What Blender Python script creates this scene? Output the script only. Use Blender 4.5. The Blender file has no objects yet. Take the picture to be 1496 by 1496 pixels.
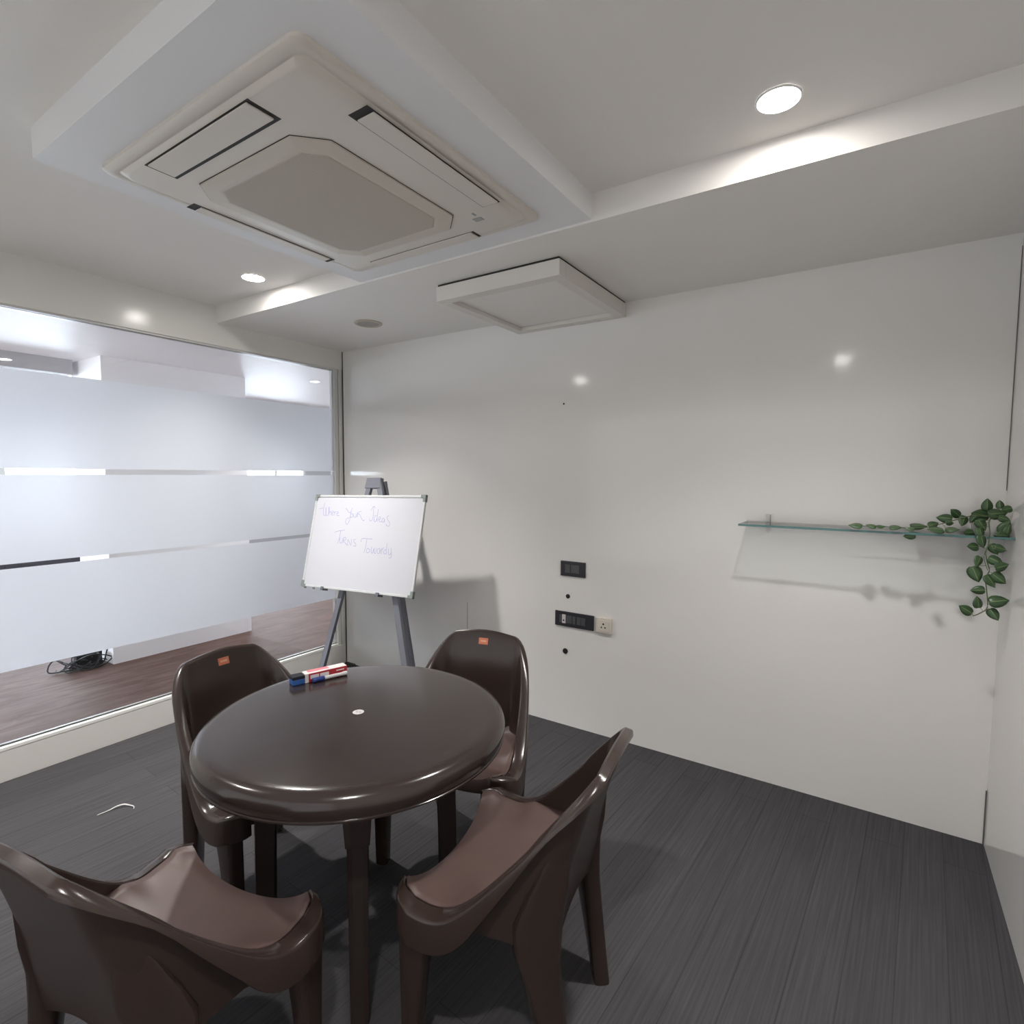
import bpy, bmesh, math, random
from mathutils import Vector, Matrix
random.seed(7)
SC = bpy.context.scene
COL = SC.collection
PI = math.pi
LAMP, DAY, EXPO, SPOT, CSPOT, FRONT, SANG, DAYE = 108.0, 10.5, 0.13, 185, 240, 0.70, 112, 6.0
TEXT= [[(-0.3655, 0.2499), (-0.3678, 0.2122), (-0.3616, 0.1727), (-0.3518, 0.165), (-0.3393, 0.1692), (-0.3481, 0.2204)], [(-0.3481, 0.2204), (-0.3393, 0.1692), (-0.3226, 0.1664), (-0.3155, 0.1775), (-0.3225, 0.2187)], [(-0.4076, 0.2076), (-0.371, 0.2141)], [(-0.3195, 0.2247), (-0.3086, 0.1659)], [(-0.311, 0.1815), (-0.3044, 0.1926), (-0.2967, 0.1888), (-0.2908, 0.167)], [(-0.2873, 0.18), (-0.2728, 0.1861), (-0.2811, 0.195), (-0.2886, 0.1858), (-0.2808, 0.1696), (-0.2678, 0.1706)], [(-0.267, 0.1932), (-0.2589, 0.1661)], [(-0.2621, 0.1805), (-0.2565, 0.1911), (-0.2497, 0.1912)], [(-0.2429, 0.1769), (-0.2286, 0.183), (-0.2373, 0.1918), (-0.2442, 0.1827), (-0.2362, 0.1654), (-0.2171, 0.1658)], [(-0.1748, 0.2148), (-0.1584, 0.2054), (-0.1453, 0.1914), (-0.129, 0.1867), (-0.1219, 0.1964), (-0.1152, 0.2176)], [(-0.1219, 0.1964), (-0.1221, 0.1658), (-0.1242, 0.1391), (-0.1376, 0.1113), (-0.1554, 0.123), (-0.1511, 0.1461), (-0.1272, 0.1535)], [(-0.1045, 0.1784), (-0.1151, 0.1805), (-0.1233, 0.1715), (-0.118, 0.1583), (-0.1053, 0.1578), (-0.1005, 0.1663), (-0.1045, 0.1784)], [(-0.0966, 0.1816), (-0.0937, 0.1626), (-0.0836, 0.1571), (-0.0748, 0.163), (-0.0766, 0.1819)], [(-0.0776, 0.1819), (-0.07, 0.1593)], [(-0.0691, 0.1942), (-0.0594, 0.1588)], [(-0.0639, 0.1784), (-0.0547, 0.1918), (-0.0336, 0.1979)], [(-0.0629, 0.1784), (-0.0467, 0.1768), (-0.027, 0.1527), (-0.0082, 0.1374), (-0.0, 0.1458)], [(0.0578, 0.23), (0.0659, 0.1809), (0.0625, 0.1436), (0.0466, 0.1387), (0.0391, 0.1497)], [(0.0413, 0.2028), (0.0578, 0.23), (0.0745, 0.2183)], [(0.0953, 0.1722), (0.0814, 0.17), (0.0754, 0.1513), (0.0834, 0.1349), (0.0966, 0.1407), (0.0994, 0.1556)], [(0.0994, 0.2131), (0.0997, 0.1593), (0.1052, 0.1354)], [(0.1131, 0.1485), (0.1295, 0.1544), (0.1204, 0.1653), (0.113, 0.154), (0.1236, 0.1359), (0.1391, 0.1363)], [(0.1576, 0.1551), (0.1457, 0.1559), (0.1396, 0.1436), (0.1454, 0.1328), (0.1567, 0.1349), (0.1588, 0.1514), (0.1635, 0.1314)], [(0.1914, 0.1741), (0.1775, 0.1665), (0.1845, 0.1484), (0.2027, 0.1306), (0.2017, 0.1106), (0.1828, 0.113), (0.1754, 0.1226)], [(-0.2354, 0.0536), (-0.2208, 0.0629), (-0.1522, 0.0743)], [(-0.185, 0.0695), (-0.1863, 0.0229), (-0.1951, -0.0124)], [(-0.182, 0.0269), (-0.1786, -0.0033), (-0.1667, -0.0085), (-0.1578, -0.0024), (-0.1595, 0.0221)], [(-0.1528, 0.0243), (-0.1487, -0.0096)], [(-0.1526, 0.0235), (-0.1365, 0.0287), (-0.1294, 0.0146), (-0.1472, 0.0075), (-0.1096, -0.0221)], [(-0.1066, -0.0219), (-0.1126, 0.0164), (-0.081, -0.0196), (-0.0832, 0.0195)], [(-0.047, 0.0202), (-0.0623, 0.0148), (-0.0581, 0.0019), (-0.0408, -0.0078), (-0.0417, -0.0226), (-0.0595, -0.0205)], [(-0.0009, 0.0036), (-0.0007, 0.0221), (0.0177, 0.0273), (0.0863, 0.0264)], [(0.0434, 0.0247), (0.0423, -0.0231), (0.0353, -0.0608)], [(0.0629, -0.0302), (0.052, -0.0428), (0.0577, -0.0571), (0.0738, -0.0562), (0.0795, -0.0414), (0.0629, -0.0302)], [(0.0907, -0.0208), (0.0926, -0.0498), (0.1056, -0.0582), (0.1109, -0.0271)], [(0.1109, -0.0271), (0.1161, -0.054), (0.1289, -0.057), (0.1296, -0.0262)], [(0.1573, -0.0292), (0.1436, -0.031), (0.1394, -0.0456), (0.1466, -0.0586), (0.1596, -0.0536), (0.1585, -0.0303), (0.1664, -0.0575)], [(0.1713, -0.0242), (0.1771, -0.0598)], [(0.1734, -0.0403), (0.1799, -0.0256), (0.1889, -0.0241)], [(0.2071, -0.035), (0.1947, -0.0356), (0.1897, -0.0484), (0.1964, -0.0595), (0.2075, -0.0546)], [(0.2083, 0.008), (0.2072, -0.0332), (0.213, -0.0597)], [(0.2221, -0.0246), (0.229, -0.0571), (0.2408, -0.0617), (0.2467, -0.049)], [(0.2414, -0.0201), (0.2523, -0.07), (0.2474, -0.0802), (0.2334, -0.0781)]]
LEAVES= [(3.285, -0.231, 1.252, 0.043, 180.0), (3.337, -0.223, 1.252, 0.033, 120.0), (3.369, -0.23, 1.252, 0.028, 20.0), (3.415, -0.237, 1.252, 0.037, 10.0), (3.456, -0.28, 1.252, 0.027, 200.0), (3.492, -0.107, 1.252, 0.052, 10.0), (3.46, -0.205, 1.227, 0.037, 190.0), (3.538, -0.12, 1.268, 0.037, 30.0), (3.535, -0.249, 1.252, 0.049, 190.0), (3.586, -0.211, 1.252, 0.04, -30.0), (3.57, -0.1, 1.293, 0.047, 175.0), (3.606, -0.07, 1.312, 0.04, 140.0), (3.587, -0.12, 1.277, 0.028, 10.0), (3.626, -0.12, 1.286, 0.041, 250.0), (3.654, -0.12, 1.294, 0.034, 240.0), (3.677, -0.1, 1.31, 0.057, 170.0), (3.694, -0.1, 1.349, 0.043, 90.0), (3.725, -0.13, 1.352, 0.031, 95.0), (3.721, -0.14, 1.319, 0.053, 15.0), (3.758, -0.15, 1.336, 0.033, 200.0), (3.737, -0.16, 1.301, 0.035, -20.0), (3.675, -0.16, 1.276, 0.044, -60.0), (3.64, -0.17, 1.247, 0.038, 200.0), (3.668, -0.2, 1.25, 0.039, -90.0), (3.737, -0.18, 1.274, 0.048, 60.0), (3.726, -0.19, 1.244, 0.043, 185.0), (3.757, -0.2, 1.268, 0.034, 70.0), (3.671, -0.225, 1.221, 0.043, -80.0), (3.647, -0.225, 1.202, 0.039, 190.0), (3.704, -0.225, 1.196, 0.039, -60.0), (3.722, -0.23, 1.2, 0.038, -10.0), (3.664, -0.225, 1.149, 0.039, 240.0), (3.71, -0.23, 1.156, 0.043, -30.0), (3.728, -0.235, 1.139, 0.043, 20.0), (3.658, -0.225, 1.102, 0.055, -70.0), (3.7, -0.235, 1.084, 0.047, -60.0), (3.721, -0.23, 1.094, 0.047, -40.0), (3.666, -0.225, 1.045, 0.039, 190.0), (3.67, -0.225, 1.002, 0.041, 100.0), (3.637, -0.225, 0.971, 0.044, 150.0), (3.726, -0.23, 1.015, 0.054, 15.0), (3.715, -0.225, 0.964, 0.043, -60.0)]

# ------------------------------------------------------------------ materials
def new_mat(name):
    m = bpy.data.materials.new(name); m.use_nodes = True
    nt = m.node_tree
    return m, nt, nt.nodes['Principled BSDF']

def mat(name, col, rough=0.5, metal=0.0, spec=0.5, bump=0.0, bscale=200.0, var=0.0, vscale=3.0, coat=0.0):
    m, nt, b = new_mat(name)
    b.inputs['Base Color'].default_value = (*col, 1)
    b.inputs['Roughness'].default_value = rough
    b.inputs['Metallic'].default_value = metal
    b.inputs['Specular IOR Level'].default_value = spec
    b.inputs['Coat Weight'].default_value = coat
    b.inputs['Coat Roughness'].default_value = 0.12
    tc = nt.nodes.new('ShaderNodeTexCoord')
    if var:
        n = nt.nodes.new('ShaderNodeTexNoise'); n.inputs['Scale'].default_value = vscale
        n.inputs['Detail'].default_value = 5
        nt.links.new(tc.outputs['Object'], n.inputs['Vector'])
        r = nt.nodes.new('ShaderNodeMix'); r.data_type = 'RGBA'
        r.inputs[6].default_value = (*[c*(1-var) for c in col], 1)
        r.inputs[7].default_value = (*[min(1, c*(1+var)) for c in col], 1)
        nt.links.new(n.outputs['Fac'], r.inputs[0])
        nt.links.new(r.outputs[2], b.inputs['Base Color'])
    if bump:
        n = nt.nodes.new('ShaderNodeTexNoise'); n.inputs['Scale'].default_value = bscale
        n.inputs['Detail'].default_value = 3
        nt.links.new(tc.outputs['Object'], n.inputs['Vector'])
        bp = nt.nodes.new('ShaderNodeBump'); bp.inputs['Strength'].default_value = bump
        bp.inputs['Distance'].default_value = 0.002
        nt.links.new(n.outputs['Fac'], bp.inputs['Height'])
        nt.links.new(bp.outputs['Normal'], b.inputs['Normal'])
    return m

def emit_mat(name, col, strength):
    m, nt, b = new_mat(name)
    b.inputs['Base Color'].default_value = (*col, 1)
    b.inputs['Emission Color'].default_value = (*col, 1)
    b.inputs['Emission Strength'].default_value = strength
    return m

def carpet_mat():
    m, nt, b = new_mat('grey_plank_carpet')
    tc = nt.nodes.new('ShaderNodeTexCoord')
    mp = nt.nodes.new('ShaderNodeMapping'); mp.inputs['Rotation'].default_value = (0, 0, math.radians(90+3.4))
    nt.links.new(tc.outputs['Object'], mp.inputs['Vector'])
    br = nt.nodes.new('ShaderNodeTexBrick')
    br.inputs['Scale'].default_value = 1.0
    br.inputs['Brick Width'].default_value = 3.1
    br.inputs['Row Height'].default_value = 0.125
    br.inputs['Mortar Size'].default_value = 0.0015
    br.inputs['Color1'].default_value = (0.070, 0.0675, 0.071, 1)
    br.inputs['Color2'].default_value = (0.062, 0.060, 0.064, 1)
    br.inputs['Mortar'].default_value = (0.048, 0.046, 0.049, 1)
    nt.links.new(mp.outputs['Vector'], br.inputs['Vector'])
    st = nt.nodes.new('ShaderNodeMapping'); st.inputs['Scale'].default_value = (1.2, 60, 1)
    nt.links.new(mp.outputs['Vector'], st.inputs['Vector'])
    n = nt.nodes.new('ShaderNodeTexNoise'); n.inputs['Scale'].default_value = 2.5; n.inputs['Detail'].default_value = 6
    nt.links.new(st.outputs['Vector'], n.inputs['Vector'])
    cr = nt.nodes.new('ShaderNodeValToRGB')
    cr.color_ramp.elements[0].position = 0.3; cr.color_ramp.elements[0].color = (0.82, 0.82, 0.83, 1)
    cr.color_ramp.elements[1].position = 0.7; cr.color_ramp.elements[1].color = (1.13, 1.13, 1.13, 1)
    nt.links.new(n.outputs['Fac'], cr.inputs['Fac'])
    mx = nt.nodes.new('ShaderNodeMix'); mx.data_type = 'RGBA'; mx.blend_type = 'MULTIPLY'
    mx.inputs[0].default_value = 1.0
    nt.links.new(br.outputs['Color'], mx.inputs[6]); nt.links.new(cr.outputs['Color'], mx.inputs[7])
    nt.links.new(mx.outputs[2], b.inputs['Base Color'])
    b.inputs['Roughness'].default_value = 0.9
    b.inputs['Specular IOR Level'].default_value = 0.02
    b.inputs['Sheen Weight'].default_value = 0.0
    n2 = nt.nodes.new('ShaderNodeTexNoise'); n2.inputs['Scale'].default_value = 350
    nt.links.new(tc.outputs['Object'], n2.inputs['Vector'])
    bp = nt.nodes.new('ShaderNodeBump'); bp.inputs['Strength'].default_value = 0.5; bp.inputs['Distance'].default_value = 0.003
    nt.links.new(n2.outputs['Fac'], bp.inputs['Height']); nt.links.new(bp.outputs['Normal'], b.inputs['Normal'])
    return m

def wood_floor_mat():
    m, nt, b = new_mat('brown_vinyl_floor')
    tc = nt.nodes.new('ShaderNodeTexCoord')
    mp = nt.nodes.new('ShaderNodeMapping'); mp.inputs['Scale'].default_value = (4.0, 0.9, 1)
    nt.links.new(tc.outputs['Object'], mp.inputs['Vector'])
    n = nt.nodes.new('ShaderNodeTexNoise'); n.inputs['Scale'].default_value = 3.5; n.inputs['Detail'].default_value = 8
    n.inputs['Distortion'].default_value = 1.0
    nt.links.new(mp.outputs['Vector'], n.inputs['Vector'])
    cr = nt.nodes.new('ShaderNodeValToRGB')
    cr.color_ramp.elements[0].position = 0.32; cr.color_ramp.elements[0].color = (0.105, 0.062, 0.051, 1)
    cr.color_ramp.elements[1].position = 0.72; cr.color_ramp.elements[1].color = (0.185, 0.122, 0.104, 1)
    nt.links.new(n.outputs['Fac'], cr.inputs['Fac'])
    nt.links.new(cr.outputs['Color'], b.inputs['Base Color'])
    b.inputs['Roughness'].default_value = 0.55
    b.inputs['Specular IOR Level'].default_value = 0.10
    return m

def glass_mat(name, tint, gloss=0.06):
    m, nt, b = new_mat(name); nt.nodes.remove(b)
    out = nt.nodes['Material Output']
    t = nt.nodes.new('ShaderNodeBsdfTransparent'); t.inputs['Color'].default_value = (*tint, 1)
    g = nt.nodes.new('ShaderNodeBsdfGlossy'); g.inputs['Roughness'].default_value = 0.02
    f = nt.nodes.new('ShaderNodeFresnel'); f.inputs['IOR'].default_value = 1.45
    mx = nt.nodes.new('ShaderNodeMixShader')
    nt.links.new(f.outputs['Fac'], mx.inputs['Fac'])
    nt.links.new(t.outputs['BSDF'], mx.inputs[1]); nt.links.new(g.outputs['BSDF'], mx.inputs[2])
    nt.links.new(mx.outputs['Shader'], out.inputs['Surface'])
    return m

def frost_mat():
    m, nt, b = new_mat('frosted_film'); nt.nodes.remove(b)
    out = nt.nodes['Material Output']
    tr = nt.nodes.new('ShaderNodeBsdfTranslucent'); tr.inputs['Color'].default_value = (0.88, 0.855, 0.875, 1)
    rf = nt.nodes.new('ShaderNodeBsdfRefraction'); rf.inputs['Roughness'].default_value = 0.9; rf.inputs['IOR'].default_value = 1.12
    rf.inputs['Color'].default_value = (0.92, 0.92, 0.95, 1)
    df = nt.nodes.new('ShaderNodeBsdfDiffuse'); df.inputs['Color'].default_value = (0.75, 0.76, 0.80, 1)
    m1 = nt.nodes.new('ShaderNodeMixShader'); m1.inputs['Fac'].default_value = 0.045
    nt.links.new(tr.outputs['BSDF'], m1.inputs[1]); nt.links.new(rf.outputs['BSDF'], m1.inputs[2])
    m2 = nt.nodes.new('ShaderNodeMixShader'); m2.inputs['Fac'].default_value = 0.3
    nt.links.new(m1.outputs['Shader'], m2.inputs[1]); nt.links.new(df.outputs['BSDF'], m2.inputs[2])
    nt.links.new(m2.outputs['Shader'], out.inputs['Surface'])
    return m

M = {
 'carpet': carpet_mat(),
 'vinyl': wood_floor_mat(),
 'laminate': mat('white_gloss_laminate', (0.79, 0.77, 0.745), 0.10, bump=0.10, bscale=1.6, var=0.02, vscale=1.5),
 'ceil': mat('ceiling_paint', (0.79, 0.765, 0.735), 0.55, bump=0.1, bscale=60, var=0.015, vscale=2.0),
 'bulk': mat('bulkhead_paint', (0.77, 0.77, 0.78), 0.5, bump=0.08, bscale=60),
 'header': mat('cream_laminate_header', (0.74, 0.73, 0.69), 0.2, bump=0.05, bscale=2.0),
 'cwall': mat('corridor_paint', (0.90, 0.88, 0.89), 0.6, bump=0.05, bscale=50),
 'cshade': mat('corridor_shade_paint', (0.42, 0.41, 0.42), 0.6),  # corridor paint darkened: shade put into the colour where light is too strong
 'cceil': mat('corridor_ceiling_paint', (0.90, 0.88, 0.90), 0.45, bump=0.5, bscale=35),
 'alu': mat('white_aluminium', (0.62, 0.61, 0.58), 0.35, spec=0.5),
 'sillwhite': mat('sill_white', (0.80, 0.79, 0.76), 0.35),
 'plinth': mat('plinth_laminate', (0.68, 0.66, 0.63), 0.35),
 'gasket': mat('dark_gasket', (0.05, 0.05, 0.05), 0.6),
 'glass': glass_mat('clear_glass', (0.97, 0.98, 0.98)),
 'frost': frost_mat(),
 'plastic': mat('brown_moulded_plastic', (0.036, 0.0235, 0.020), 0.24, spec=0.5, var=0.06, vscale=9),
 'plastic_seat': mat('lit_brown_plastic', (0.105, 0.067, 0.060), 0.44, spec=0.45, bump=0.06, bscale=400, var=0.16, vscale=11),  # chair brown lightened: the light on the seats is put into the colour
 'plastic_table': mat('brown_table_plastic', (0.032, 0.023, 0.021), 0.18, spec=0.5, var=0.05, vscale=5),
 'orange': mat('orange_sticker', (0.62, 0.19, 0.10), 0.45),
 'orange_pale': mat('pale_orange_print', (0.78, 0.42, 0.28), 0.45),
 'white': mat('white_print', (0.62, 0.60, 0.60), 0.45),
 'greyink': mat('grey_print', (0.35, 0.36, 0.36), 0.5),
 'acpanel': mat('aged_cream_plastic', (0.66, 0.615, 0.555), 0.42, var=0.03, vscale=4),
 'acgrille': mat('dusty_beige_mesh', (0.50, 0.45, 0.39), 0.8, bump=0.5, bscale=260),
 'acframe': mat('yellowed_plastic', (0.60, 0.55, 0.475), 0.5),
 'black': mat('black_plastic', (0.012, 0.012, 0.014), 0.4),
 'dark': mat('dark_slot_shade', (0.02, 0.018, 0.016), 0.7),
 'switch': mat('charcoal_switch_plate', (0.022, 0.022, 0.028), 0.35),
 'switchmod': mat('grey_switch_module', (0.075, 0.075, 0.08), 0.35),
 'cream': mat('cream_plastic', (0.66, 0.60, 0.52), 0.4),
 'board': mat('whiteboard_face', (0.52, 0.52, 0.56), 0.28),
 'boardframe': mat('aluminium_trim', (0.60, 0.61, 0.61), 0.35, metal=0.3),
 'corner': mat('grey_corner_cap', (0.19, 0.215, 0.20), 0.5),
 'easel': mat('grey_painted_steel', (0.165, 0.17, 0.20), 0.42, metal=0.25),
 'ink': mat('blue_marker_ink', (0.16, 0.18, 0.42), 0.6),
 'red': mat('red_carton', (0.42, 0.028, 0.045), 0.4),
 'pink': mat('pink_print', (0.68, 0.18, 0.22), 0.45),
 'cartonwhite': mat('white_carton', (0.72, 0.67, 0.66), 0.5),
 'blue': mat('blue_plastic', (0.018, 0.045, 0.22), 0.35),
 'bluebright': mat('blue_duster_body', (0.035, 0.115, 0.36), 0.45),
 'felt': mat('dark_felt', (0.012, 0.013, 0.02), 0.95, bump=0.5, bscale=300),
 'leaf': mat('green_leaf', (0.040, 0.085, 0.032), 0.38, var=0.45, vscale=40),
 'leafvein': mat('pale_leaf_vein', (0.17, 0.24, 0.09), 0.45),
 'stem': mat('green_stem', (0.10, 0.135, 0.06), 0.55),
 'chrome': mat('brushed_chrome', (0.45, 0.44, 0.42), 0.3, metal=0.8),
 'shelfglass': glass_mat('shelf_glass', (0.94, 0.97, 0.96)),
 'shelfedge': mat('green_glass_edge', (0.055, 0.15, 0.145), 0.15, spec=0.6),
 'spkring': mat('yellowed_ring', (0.50, 0.45, 0.36), 0.5),
 'spkmesh': mat('grey_speaker_mesh', (0.36, 0.335, 0.32), 0.7, bump=0.8, bscale=500),
 'hatch': mat('hatch_wood_white', (0.70, 0.665, 0.62), 0.5, var=0.03),
 'cable': mat('black_cable', (0.015, 0.016, 0.018), 0.5),
 'cabinet': mat('dark_cabinet_laminate', (0.03, 0.03, 0.045), 0.4),
 'lamp': emit_mat('lit_led_lens', (1.0, 0.965, 0.92), LAMP),
 'clamp': emit_mat('corridor_led_lens', (1.0, 0.97, 0.95), 9.0),
 'daylight': emit_mat('daylit_pane', (0.80, 0.90, 1.0), DAY),
 'fill_front': emit_mat('fill_front_glow', (0.95, 0.975, 1.0), FRONT),  # glow of the added wall behind the camera
 'fill_end': emit_mat('fill_end_glow', (0.86, 0.93, 1.0), DAYE),  # glow of the two added corridor end windows
 'joint': mat('grey_joint', (0.12, 0.115, 0.11), 0.7),
 'lampring': mat('white_lamp_ring', (0.75, 0.75, 0.75), 0.4),
 'thread': mat('white_thread', (0.62, 0.60, 0.58), 0.8),
}

# ------------------------------------------------------------------ mesh helpers
class MB:
    """Collects shapes; build() links them as ONE mesh object."""
    def __init__(self): self.v = []; self.f = []; self.mi = []
    def add(self, verts, faces, mi=0):
        o = len(self.v); self.v += [tuple(p) for p in verts]
        for f in faces: self.f.append(tuple(i+o for i in f)); self.mi.append(mi)
    def box(self, x0, x1, y0, y1, z0, z1, mi=0, R=None, T=None):
        vs = [Vector((x, y, z)) for z in (z0, z1) for y in (y0, y1) for x in (x0, x1)]
        if R is not None: vs = [R @ p for p in vs]
        if T is not None: vs = [p+T for p in vs]
        self.add(vs, [(0,2,3,1),(4,5,7,6),(0,1,5,4),(2,6,7,3),(0,4,6,2),(1,3,7,5)], mi)
    def loft(self, rings, mi=0, cap=True, closed=True):
        n = len(rings[0]); vs = [p for r in rings for p in r]; fs = []
        for a in range(len(rings)-1):
            for i in range(n if closed else n-1):
                j = (i+1) % n
                fs.append((a*n+i, a*n+j, (a+1)*n+j, (a+1)*n+i))
        if cap and closed:
            fs.append(tuple(reversed(range(n)))); fs.append(tuple(range((len(rings)-1)*n, len(rings)*n)))
        self.add(vs, fs, mi)
    def grid(self, rows, mi=0): self.loft(rows, mi, cap=False, closed=False)
    def tube(self, pts, r, n=8, mi=0):
        pts = [Vector(p) for p in pts]; rings = []
        up = Vector((0, 0, 1))
        for i, p in enumerate(pts):
            d = (pts[min(i+1, len(pts)-1)] - pts[max(i-1, 0)])
            if d.length < 1e-9: d = Vector((0, 0, 1))
            d.normalize()
            a = d.cross(up)
            if a.length < 1e-3: a = d.cross(Vector((1, 0, 0)))
            a.normalize(); b = d.cross(a)
            rr = r[i] if isinstance(r, (list, tuple)) else r
            rings.append([p + rr*(math.cos(t)*a + math.sin(t)*b) for t in [2*PI*k/n for k in range(n)]])
        self.loft(rings, mi)
    def lathe(self, prof, n=48, c=(0, 0), mi=0, cap=True):
        rings = [[(c[0]+r*math.cos(2*PI*k/n), c[1]+r*math.sin(2*PI*k/n), z) for k in range(n)] for r, z in prof]
        self.loft(rings, mi, cap=cap)
    def build(self, name, mats, parent=None, smooth=False, bevel=0.0, subsurf=0, seg=2):
        me = bpy.data.meshes.new(name); me.from_pydata(self.v, [], self.f)
        if not isinstance(mats, (list, tuple)): mats = [mats]
        for m in mats: me.materials.append(M[m])
        for p, k in zip(me.polygons, self.mi): p.material_index = k
        bm = bmesh.new(); bm.from_mesh(me)
        bmesh.ops.remove_doubles(bm, verts=bm.verts, dist=1e-6)
        bmesh.ops.recalc_face_normals(bm, faces=bm.faces)
        bm.to_mesh(me); bm.free()
        o = bpy.data.objects.new(name, me); COL.objects.link(o)
        if bevel:
            b = o.modifiers.new('bevel', 'BEVEL'); b.width = bevel; b.segments = seg; b.limit_method = 'ANGLE'
        if subsurf:
            s = o.modifiers.new('subsurf', 'SUBSURF'); s.levels = subsurf; s.render_levels = subsurf
        if smooth:
            for p in me.polygons: p.use_smooth = True
            me.set_sharp_from_angle(angle=math.radians(40)) if not subsurf else None
        if parent: o.parent = parent
        return o

def tag(o, label=None, cat=None, group=None, kind=None):
    if label: o['label'] = label
    if cat: o['category'] = cat
    if group: o['group'] = group
    if kind: o['kind'] = kind
    return o
def empty(name, loc=(0, 0, 0), rz=0.0):
    o = bpy.data.objects.new(name, None); COL.objects.link(o)
    o.location = loc; o.rotation_euler = (0, 0, rz); o.empty_display_size = 0.05
    return o
def struct(o): o['kind'] = 'structure'; return o
def copy_tree(o, parent=None):
    c = o.copy(); COL.objects.link(c)
    if parent: c.parent = parent
    for ch in list(o.children): copy_tree(ch, c)
    return c
def smooth_poly(pts, n=6):
    P = [Vector(p) for p in pts]; out = []
    for i in range(len(P)-1):
        p0, p1, p2, p3 = P[max(i-1, 0)], P[i], P[i+1], P[min(i+2, len(P)-1)]
        for k in range(n):
            t = k/n
            out.append(0.5*((2*p1)+(p2-p0)*t+(2*p0-5*p1+4*p2-p3)*t*t+(3*p1-p0-3*p2+p3)*t**3))
    out.append(P[-1]); return out
# ------------------------------------------------------------------ room sizes (metres)
W, YF = 3.761, -4.0              # right wall, wall behind the camera
HS, HM, HG = 2.348, 2.446, 2.215 # soffit, main ceiling, glass head
YS = -0.931                      # soffit step
GE = -2.06                       # end of the glass partition

def slab(name, m, *boxes, bevel=0.0):
    b = MB()
    for q in boxes: b.box(*q)
    return struct(b.build(name, m, bevel=bevel))

slab('floor', 'carpet', (0, W, YF, 0, -0.1, 0))
slab('ceiling', 'ceil', (-0.1, W+0.1, YF-0.1, 0.1, HM, HM+0.1))
slab('ceiling_soffit', 'ceil', (0, W, YS, 0, HS, HM))
slab('ceiling_bulkhead', 'bulk', (1.262, 2.462, -2.155, YS, HS+0.008, HM))
wb = slab('wall_back', 'laminate', (-0.1, W+0.1, 0, 0.1, 0, HM))
slab('wall_right', 'laminate', (W, W+0.1, YF-0.1, 0, 0, HM))
slab('wall_front', 'laminate', (0, W, YF-0.1, YF, 0, 0.15), (0, W, YF-0.1, YF, HG, HM), (0, 0.08, YF-0.1, YF, 0.15, HG), (W-0.08, W, YF-0.1, YF, 0.15, HG))
w8 = struct(empty('window_8', (W/2, YF-0.05, 0.15)))  # glowing pane added behind the camera to lift the ambient light
b = MB(); b.box(-W/2+.08, W/2-.08, -.012, -.002, 0, HG-.15); b.build('fill_pane', 'fill_front', w8)
b = MB()
for xx in (-.6, .6): b.box(xx-.02, xx+.02, -.02, .02, 0, HG-.15)
b.build('mullion', 'alu', w8)
slab('wall_left', 'header', (-0.1, 0, GE, 0, HG, HM), (-0.1, 0, YF-0.1, GE, 0, HM))
# shallow dark joints and stains that belong to the walls
b = MB(); b.box(W-0.0025, W-0.0005, -0.0025, -0.0005, 1.40, 2.30); b.box(W-0.0045, W-0.0005, -0.0045, -0.0005, 0.0, 0.22)
j = b.build('trim_1', 'joint'); struct(j)
b = MB(); b.box(0.001, 0.006, -0.004, -0.0003, 0.0, HS); b.box(0.006, 0.10, -0.02, -0.0003, 0.0, 0.008)
struct(b.build('trim_2', 'gasket'))
b = MB(); b.box(1.175, 1.177, -0.0006, 0.0002, 0.40, 0.625)
struct(b.build('trim_3', 'dark'))

# glass partition -----------------------------------------------------------
win = struct(empty('window_1', (0, (GE)/2, 0)))
def wpart(mb, name, m, **k):
    o = mb.build(name, m, None, **k); o.location = (0, -(GE)/2, 0); o.parent = win; return o
b = MB(); b.box(-0.034, -0.024, GE, -0.07, 0.155, HG); wpart(b, 'glass_pane', 'glass')
for z0, z1 in ((0.513, 0.996), (1.018, 1.437), (1.466, 1.925)):
    b = MB(); b.add([(-0.0235, GE, z0), (-0.0235, -0.073, z0), (-0.0235, -0.073, z1), (-0.0235, GE, z1)], [(0, 1, 2, 3)])
    wpart(b, 'frosted_band', 'frost')
b = MB(); b.box(-0.06, -0.006, -0.072, -0.040, 0.15, HG); b.box(-0.06, 0.0, -0.036, -0.007, 0.15, HG)
wpart(b, 'jamb', 'alu', bevel=0.002)
b = MB(); b.box(-0.055, -0.012, -0.040, -0.036, 0.15, HG); wpart(b, 'gasket', 'gasket')
b = MB(); b.box(-0.055, -0.036, GE, -0.072, 0.148, 0.168); b.box(-0.022, 0.0015, GE, -0.072, 0.148, 0.165)
wpart(b, 'sill', 'sillwhite', bevel=0.002)
b = MB(); b.box(-0.05, -0.036, GE, -0.072, HG-0.01, HG+0.001); b.box(-0.022, -0.008, GE, -0.072, HG-0.01, HG+0.001)
wpart(b, 'head_channel', 'alu')
b = MB(); b.box(-0.07, 0.0, GE, -0.006, 0.0, 0.15)
struct(b.build('baseboard_left', 'plinth', bevel=0.002))

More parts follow.
